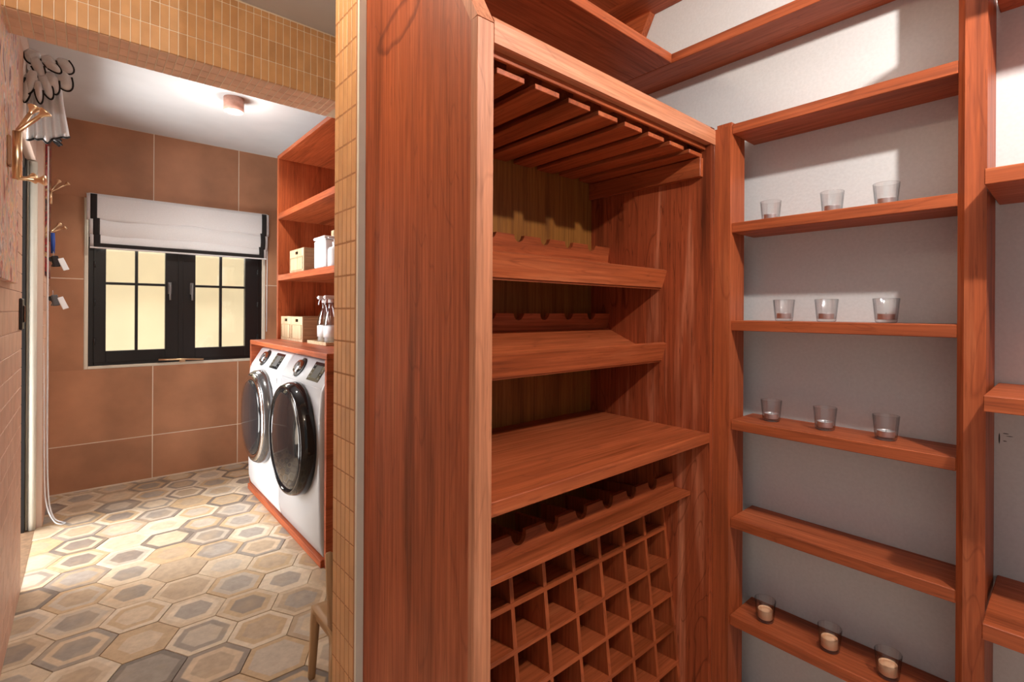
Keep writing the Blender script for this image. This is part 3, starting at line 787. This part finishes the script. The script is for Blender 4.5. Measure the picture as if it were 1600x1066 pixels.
kb = new(); bx(kb, 1.36, 1.39, 3.36, 3.41, 1.908, 1.955, .004); bx(kb, 1.30, 1.36, 3.36, 3.41, 1.94, 1.955, .004); bx(kb, 1.285, 1.30, 3.36, 3.41, 1.908, 1.955, .004)
obj('wooden_handle', kb, CRATE, cn)['label'] = 'wooden lid handle'
def soap(x, y, z0):
    t = thing('soap_bottle', 'small white pump bottle in front of the tall white canister', 'bottle', (x, y, z0))
    obj('bottle_body', lathe([(0, .0005), (.040, .0005), (.044, .004), (.044, .115), (.036, .13), (.014, .138), (.014, .15), (0, .15)], 32, M=Matrix.Translation((x, y, z0))), WPLAST, t)
    pb = lathe([(.014, .15), (.016, .152), (.016, .168), (.006, .17), (.006, .19), (0, .19)], 20, M=Matrix.Translation((x, y, z0))); bx(pb, x-.045, x+.01, y-.006, y+.006, z0+.19, z0+.2, .002)
    obj('pump', pb, WPLAST, t)
soap(1.245, 3.235, 1.685)
tray = thing('wooden_tray', 'small pale wooden tray under the spray bottles on the counter', 'tray', (1.25, 3.39, 1.165))
obj('tray_base', box(1.19, 1.36, 3.24, 3.60, 1.1655, 1.177, bev=.003), CRATE, tray); 
bm = new(); bx(bm, 1.19, 1.20, 3.24, 3.60, 1.177, 1.188, .002); bx(bm, 1.35, 1.36, 3.24, 3.60, 1.177, 1.188, .002); bx(bm, 1.20, 1.35, 3.24, 3.25, 1.177, 1.188, .002); bx(bm, 1.20, 1.35, 3.59, 3.60, 1.177, 1.188, .002)
obj('tray_rim', bm, CRATE, tray)
def spray(label):
    t = thing('spray_bottle', label, 'bottle', (0, 0, 0), 'spray bottles on the tray')
    obj('bottle_glass', lathe([(0, .0005), (.042, .0005), (.046, .005), (.046, .145), (.040, .175), (.020, .235), (.0155, .25), (.0155, .275), (.0135, .275), (.0135, .25), (.018, .234), (.038, .174), (.0435, .144), (.0435, .007), (0, .005)], 32), CUPGLASS, t, local=True)
    obj('contents', lathe([(0, .0055), (.043, .0075), (.043, .12), (0, .12)], 32), plain('cloudy_liquid', (.78, .80, .84), .2), t, local=True)
    obj('bottle_label', lathe([(.0464, .04), (.0466, .04), (.0466, .115), (.0464, .115)], 32, closed=True), WPLAST, t, local=True)['label'] = 'blank white label'
    hb = lathe([(0, .2755), (.018, .2755), (.018, .295), (.012, .30), (0, .30)], 20); bx(hb, -.045, .022, -.011, .011, .30, .325, .004); bx(hb, -.05, -.045, -.005, .005, .307, .317)
    tube([(-.03, 0, .30), (-.036, 0, .285), (-.040, 0, .262)], .004, 6, hb)
    obj('spray_head', hb, WPLAST, t, local=True); return t
sp = spray('clear glass spray bottle with white head, left one on the wooden tray'); sp.location = (1.275, 3.50, 1.1775)
copy_tree(sp, (1.262, 3.345, 1.1775), 'clear glass spray bottle with white head, right one on the wooden tray, beside the mosaic')

# ceiling lamps -----------------------------------------------------
def cyl_lamp(label, x, y, zt, h=.092, r=.062):
    t = thing('ceiling_lamp', label, 'ceiling lamp', (x, y, zt-h))
    obj('lamp_housing', lathe([(0, zt-.0005), (r, zt-.0005), (r, zt-h), (r-.006, zt-h), (r-.006, zt-h+.02), (r-.006, zt-.02), (0, zt-.02)], 40, M=Matrix.Translation((x, y, 0))), PINK, t)
    obj('diffuser', lathe([(0, zt-h+.003), (r-.0065, zt-h+.003), (r-.0065, zt-h+.012), (0, zt-h+.012)], 40, M=Matrix.Translation((x, y, 0))), LAMP, t)['label'] = 'glowing diffuser'
cyl_lamp('pink cylindrical spotlight on the laundry ceiling', .76, 3.80, ZC)

# roman blind on the window -----------------------------------------
bl = thing('roman_blind', 'white roman blind with black border half drawn over the window', 'blind', (.645, 4.95, 1.87))
bx0, bx1 = .0, 1.285
def blind_tier(x0, x1, z0, z1, y, bulge, sag):
    pts = []
    for i in range(9):
        v = i/8; row = []
        for j in range(41):
            uu = j/40; x = x0+(x1-x0)*uu
            yy = y-bulge*math.sin(PI*v)**.8-.004*math.sin(uu*9+v*3)-.003*math.sin(uu*23+1.3*v)
            row.append((x, yy, z0+(z1-z0)*v+sag*math.sin(PI*uu)*(1-v)*.4))
        pts.append(row)
    return pts
obj('headrail', box(bx0+.01, bx1-.01, YB-.06, YB-.012, 2.262, 2.292, bev=.003), WPLAST, bl)
tiers = [(bx0, bx1, 2.085, 2.285, YB-.066, .006, 0), (bx0+.016, bx1-.012, 1.955, 2.115, YB-.058, .024, 0), (bx0+.02, bx1-.024, 1.868, 1.985, YB-.062, .018, 0)]
bord = []
for k, (a0, a1, z0, z1, y, bu, sg) in enumerate(tiers):
    f = obj('fabric_fold', sheet(blind_tier(a0, a1, z0, z1, y, bu, sg), .003), WCLOTH, bl)
    for (c0, c1) in ((a0+.022, a0+.062), (a1-.062, a1-.022)):
        pts = blind_tier(a0, a1, z0, z1, y, bu, sg)
        rows = [[(c0+(c1-c0)*j/3, r[0][1]*0+min(q[1] for q in r)-.0022, r[0][2]) for j in range(4)] for r in pts]
        obj('border_band', sheet(rows, .001), BCLOTH, f)['label'] = 'black border band'
a0, a1, z0, z1, y, bu, sg = tiers[2]
obj('border_band', box(a0+.022, a1-.022, y-.028, y-.024, z0+.012, z0+.040, bev=.001), BCLOTH, bl)['label'] = 'black lower border band'
obj('hem', box(a0, a1, y-.024, y-.014, z0, z0+.012, bev=.002), WCLOTH, bl)
obj('pull_cord', tube([(1.275, YB-.05, 2.26), (1.278, YB-.045, 1.8), (1.276, YB-.045, 1.20)], .004, 6), WPLAST, bl)['label'] = 'white pull cord'

# brass window stay lying on the sill
st = thing('window_stay', 'slim brass window stay lying along the bottom of the window frame', 'window stay', (.62, YB-.03, .945))
bm = tube([(.455, YB-.030, .985), (.62, YB-.034, .980), (.775, YB-.030, .972)], .008, 8); obj('stay_bar', bm, BRASS, st)
obj('stay_foot', box(.60, .64, YB-.046, YB-.014, .955, .974, bev=.003), BRASS, st)

# ================================================================== LEFT WALL DRESSING
# paintings
pn = thing('painting', 'colourful abstract canvas in pink, grey and ochre on the near left wall', 'painting', (XL+.02, 2.35, 2.0))
obj('canvas', box(XL+.0005, XL+.022, 1.75, 2.93, 1.505, 2.66, bev=.002), PAINT, pn)
pn2 = thing('painting', 'narrow abstract canvas in red and black behind the key hooks', 'painting', (XL+.05, 4.7, 2.1))
obj('canvas', box(XL+.0345, XL+.044, 4.45, 4.93, 1.62, 2.62, bev=.002), PAINT2, pn2)
# brass hooks
def hook(label, y, z0, z1, x0, xb, r, tips, group, plate=True):
    """upright bar at xb from z0 to z1; tips: (bar end height, reach, side step, rise) for each prong"""
    zc = (z0+z1)/2
    t = thing('coat_hook', label, 'hook', (x0, y, zc), group)
    if plate: obj('wall_plate', box(x0, x0+.010, y-.075, y-.030, zc-.055, zc+.055, bev=.004), STRAP, t)['label'] = 'brown wall plate'
    bm = tube([(xb, y, z0), (xb, y, z1)], r*1.9, 12)
    tube([(x0+.001, y, zc), (xb, y, zc)], r*1.3, 8, bm)
    obj('hook_bar', bm, BRASS, t)
    for zz, reach, yd, up in tips:
        tip = Vector((xb+reach, y+yd, zz+up)); base = Vector((xb, y, zz))
        bm = tube([base, base+(tip-base)*.08+Vector((0, 0, .004)), tip], r, 8); d = (tip-base).normalized()
        Q = d.to_track_quat('Z', 'Y').to_matrix().to_4x4()
        lathe([(r, -.016), (r*1.3, -.004), (r*2.6, .010), (r*2.9, .013), (r*2.4, .017), (0, .018)], 18, bm, Matrix.Translation(tip) @ Q)
        obj('prong', bm, BRASS, t)
    return t
hook('large brass double coat hook on the near left wall, in front of the painting', 2.6, 1.885, 2.062, XL+.0225, -.197, .0072, [(2.058, .040, .02, .100), (2.056, .070, -.015, .085), (1.885, .034, .02, .012), (1.884, .064, -.015, .004)], 'brass coat hooks', True)
hook('small brass coat hook on the far left wall, upper of two by the window', 4.62, 2.12, 2.205, XL+.045, -.187, .0052, [(2.20, .036, .03, .080), (2.198, .080, -.02, .066)], 'brass coat hooks', False)
hook('small brass coat hook holding keys, lower of two by the window', 4.62, 1.86, 1.93, XL+.045, -.185, .0052, [(1.925, .038, .03, .058), (1.922, .064, -.02, .036)], 'brass coat hooks', False)
# keys
def keys(label, y, zt, ribbon, x, dark):
    t = thing('key_bunch', label, 'keys', (x, y, zt-.2), 'key bunches hanging on the left wall')
    n = 18; rr = .022
    obj('key_ring', tube([(x+.004, y+rr*math.cos(2*PI*k/n), zt-.03+rr*math.sin(2*PI*k/n)) for k in range(n)], .0018, 6, closed=True), CHROME, t)
    if ribbon: obj('ribbon', sheet([[(x-.012, y+.03, zt+.12), (x+.010, y+.03, zt+.12)], [(x-.012, y+.028, zt+.05), (x+.012, y+.028, zt+.05)], [(x-.010, y+.03, zt-.02), (x+.010, y+.03, zt-.02)]], .004), BLUE, t)['label'] = 'blue ribbon'
    for k in range(4):
        a_ = -.35+.22*k; M = Matrix.Translation((x+.008*(k-1.5), y+.006*(k-1.5), zt-.05)) @ Matrix.Rotation(a_, 4, 'Y') @ Matrix.Rotation(.6*k, 4, 'Z')
        bm = box(-.012, .012, -.0012, .0012, -.03, 0, bev=.001); bx(bm, -.004, .004, -.0012, .0012, -.065, -.03); bx(bm, .004, .008, -.0012, .0012, -.060, -.052); bx(bm, .004, .007, -.0012, .0012, -.046, -.040)
        bmesh.ops.transform(bm, matrix=M, verts=bm.verts); obj('key', bm, CHROME if k % 2 else BLACK, t)
    bm = box(-.018, .018, -.003, .003, -.095, -.01, bev=.002); bmesh.ops.transform(bm, matrix=Matrix.Translation((x+.035, y-.01, zt-.045)) @ Matrix.Rotation(-.38, 4, 'Y') @ Matrix.Rotation(.5, 4, 'Z'), verts=bm.verts)
    obj('key_tag', bm, WPLAST, t)['label'] = 'white key tag'
    bm = box(-.022, .022, -.008, .008, -.075, 0, bev=.006); bmesh.ops.transform(bm, matrix=Matrix.Translation((x+.010, y-.02, zt-.04)) @ Matrix.Rotation(-.2, 4, 'Y') @ Matrix.Rotation(.7, 4, 'Z'), verts=bm.verts)
    obj('key_fob', bm, dark, t)['label'] = 'dark key fob'
keys('bunch of keys with blue ribbon and white tag under the lower brass hook', 4.56, 1.80, True, XL+.0675, BLACK)
keys('lower bunch of keys with grey fob hanging below the ribbon keys', 4.56, 1.535, False, XL+.066, DGREY)
# switch plate beside the doorway
sw = thing('switch_plate', 'black switch plate on the near left tiled wall beside the doorway', 'switch', (XL+.01, 3.335, 1.375))
obj('plate', box(XL+.0005, XL+.012, 3.285, 3.385, 1.30, 1.45, bev=.003), BLACK, sw)
obj('rocker', box(XL+.012, XL+.018, 3.315, 3.355, 1.335, 1.415, bev=.002), BGLOSS, sw)
# gathered fabric valance over the doorway
vl = thing('gathered_blind', 'white gathered fabric blind with black piping bunched above the side doorway', 'blind', (XL+.06, 3.9, 2.4))
def vx_(y, z, ph): return XL+.085+.030*math.sin((y-3.4)*42+ph)+.012*math.sin((y-3.4)*91)
def tier(y0, y1, zt, zb, xo, amp, k, ph, scal, m, thick=.004):
    rows = []; nr, nc = 12, 121
    for i in range(nr):
        v = i/(nr-1); row = []
        for j in range(nc):
            uu = j/(nc-1); y = y0+(y1-y0)*uu
            wv = math.sin(2*PI*k*uu+ph)
            x = xo+amp*(.35+.65*v)*wv+.02*v
            z = zt+(zb-zt)*v-scal*v*(.5+.5*wv)
            row.append((x, y, z))
        rows.append(row)
    f = obj('fabric_tier', sheet(rows, thick), m, vl)
    edge = [(p[0]+.004, p[1], p[2]-.002) for p in rows[-1]]
    obj('black_piping', tube(edge, .0065, 6), BCLOTH, f)
    return f
tier(3.60, 4.30, 2.66, 2.47, XL+.075, .020, 7, .4, .03, WCLOTH)
def pleats(xa, xb_, y, zt, zl, zr, k, amp, drop):
    rows = []
    for i in range(11):
        v = i/10; row = []
        for j in range(73):
            uu = j/72; wv = math.sin(2*PI*k*uu+1.1*math.sin(3*uu))
            zb = zl+(zr-zl)*uu-drop*(.5+.5*wv)-.022*math.exp(-((uu-.48)/.10)**2)
            row.append((xa+(xb_-xa)*uu*(.80+.20*v), y-amp*(.35+.65*v)*wv, zt+(zb-zt)*v))
        rows.append(row)
    f = obj('pleated_skirt', sheet(rows, .003), WCLOTH, vl)
    obj('black_piping', tube([(p[0], p[1]-.003, p[2]-.002) for p in rows[-1]], .0052, 6), BCLOTH, f)
pleats(XL+.010, -.070, 3.50, 2.53, 2.265, 2.315, 4.5, .014, .012)
pleats(XL+.040, -.082, 3.54, 2.60, 2.33, 2.36, 3.5, .014, .012)
def lobe(cx, y, zt, wd, hg, tilt, mat_=WCLOTH):
    rows = []
    for i in range(9):
        v = i/8; row = []
        for j in range(13):
            uu = -1+2*j/12; half = wd/2*(.55+.45*v)
            zz = -hg*v*math.sqrt(max(0, 1-(uu*.92)**2)) if v > 0 else 0
            x = half*uu; px = cx+x*math.cos(tilt)+zz*math.sin(tilt)*-1; pz = zt+zz*math.cos(tilt)+x*math.sin(tilt)
            row.append((px, y-.020*math.sin(PI*v)*(1-uu*uu)-.006*v, pz))
        rows.append(row)
    f = obj('fabric_lobe', sheet(rows, .003), mat_, vl)
    obj('black_piping', tube([(p[0], p[1]-.002, p[2]-.001) for p in rows[-1]], .0042, 6), BCLOTH, f)
for q in ((-.205, 3.50, 2.72, .070, .075, -.2), (-.165, 3.49, 2.705, .060, .085, .5), (-.125, 3.50, 2.70, .080, .085, .9), (-.205, 3.48, 2.68, .050, .12, .3), (-.118, 3.49, 2.64, .085, .105, .45), (-.150, 3.475, 2.62, .060, .115, .25), (-.175, 3.465, 2.59, .052, .120, .30), (-.205, 3.455, 2.60, .045, .125, -.15), (-.190, 3.445, 2.55, .034, .115, .10), (-.222, 3.46, 2.58, .040, .150, -.1), (-.158, 3.45, 2.66, .050, .07, .9)): lobe(*q)
obj('headboard', box(XL+.0005, XL+.045, 3.62, 4.31, 2.66, 2.70, bev=.003), WPLAST, vl)
# cord of the gathered blind
cd = thing('blind_cord', 'thin white looped cord hanging down to the floor beside the doorway', 'cord', (XL+.07, 4.42, 0))
pts = [(XL+.020+.03, 4.405, 2.46), (XL+.05, 4.405, 1.7), (XL+.052, 4.40, 1.0), (XL+.052, 4.40, .55), (XL+.06, 4.395, .18), (XL+.085, 4.385, .04), (XL+.125, 4.36, .006), (XL+.145, 4.33, .005), (XL+.125, 4.315, .005), (XL+.09, 4.33, .03), (XL+.055, 4.37, .12), (XL+.04, 4.392, .3), (XL+.034, 4.395, 1.0), (XL+.018, 4.40, 1.7), (XL+.018, 4.40, 2.46)]
def smooth(pts, n=6):
    out = []; P = [Vector(p) for p in pts]
    for i in range(len(P)-1):
        p0, p1, p2, p3 = P[max(i-1, 0)], P[i], P[i+1], P[min(i+2, len(P)-1)]
        for k in range(n):
            t = k/n; out.append(.5*((2*p1)+(-p0+p2)*t+(2*p0-5*p1+4*p2-p3)*t*t+(-p0+3*p1-3*p2+p3)*t**3))
    out.append(P[-1]); return out
obj('cord', tube(smooth(pts), .0042, 6), WPLAST, cd)
obj('cord_joiner', lathe([(0, -.018), (.005, -.016), (.008, 0), (.005, .016), (0, .018)], 12, M=Matrix.Translation((XL+.018, 4.40, 1.96))), WPLAST, cd)

# ================================================================== CHILD'S CHAIR
ch = thing('child_chair', 'small tan child chair half hidden behind the mosaic wall end', 'chair', (.79, 1.80, 0))
cx0, cx1, cy0, cy1, sz = .653, .93, 1.70, 1.912, .277
seat = []
for i in range(9):
    v = i/8; row = []
    for j in range(13):
        uu = j/12; x = cx0+(cx1-cx0)*uu; y = cy0+(cy1-cy0)*v
        row.append((x, y, sz-.012-.012*math.sin(PI*uu)*math.sin(PI*v*.9)))
    seat.append(row)
obj('seat', sheet(seat, .022), TAN, ch)
for (x, y, sxn, syn) in ((cx0+.013, cy1-.013, -1, 1), (cx1-.013, cy1-.013, 1, 1), (cx0+.013, cy0+.013, -1, -1), (cx1-.013, cy0+.013, 1, -1)):
    bm = new(); R4 = []
    for z, hw in ((.0, .0105), (.006, .0115), (.15, .0125), (.22, .014), (.250, .0185), (.264, .028)):
        ox = x+sxn*.012*(1-z/.26)-sxn*max(0, hw-.014)*1.0; oy = y+syn*.010*(1-z/.26)-syn*max(0, hw-.014)*1.0
        R4.append([bm.verts.new((ox+a_*hw, oy+b_*hw, z)) for a_, b_ in ((-1, -1), (1, -1), (1, 1), (-1, 1))])
    fs = [bm.faces.new(list(reversed(R4[0]))), bm.faces.new(R4[-1])]
    for p, q in zip(R4[:-1], R4[1:]):
        for k in range(4): fs.append(bm.faces.new((p[k], p[(k+1) % 4], q[(k+1) % 4], q[k])))
    bmesh.ops.bevel(bm, geom=[e for e in bm.edges if abs(e.verts[0].co.z-e.verts[1].co.z) > .004], offset=.003, segments=2, affect='EDGES')
    for f in bm.faces: f.smooth = True
    obj('leg', bm, TAN, ch)
def upright(x, s):
    bm = prism([(cy0+.028, sz-.012), (cy0+.052, sz-.004), (cy0+.074, .46), (cy0+.080, .525), (cy0+.060, .532), (cy0+.050, .46), (cy0+.004, sz-.012)], x-.011, x+.011, 'X')
    bmesh.ops.bevel(bm, geom=bm.edges[:], offset=.004, segments=2, affect='EDGES')
    for f in bm.faces: f.smooth = True
    return bm
obj('back_upright', upright(cx0+.012, 1), TAN, ch); obj('back_upright', upright(cx1-.012, 1), TAN, ch)
obj('back_rail', box(cx0+.024, cx1-.024, cy0+.054, cy0+.078, .44, .53, bev=.008), TAN, ch)
obj('apron', box(cx0+.006, cx0+.020, cy0+.03, cy1-.03, sz-.048, sz-.023, bev=.004), TAN, ch)
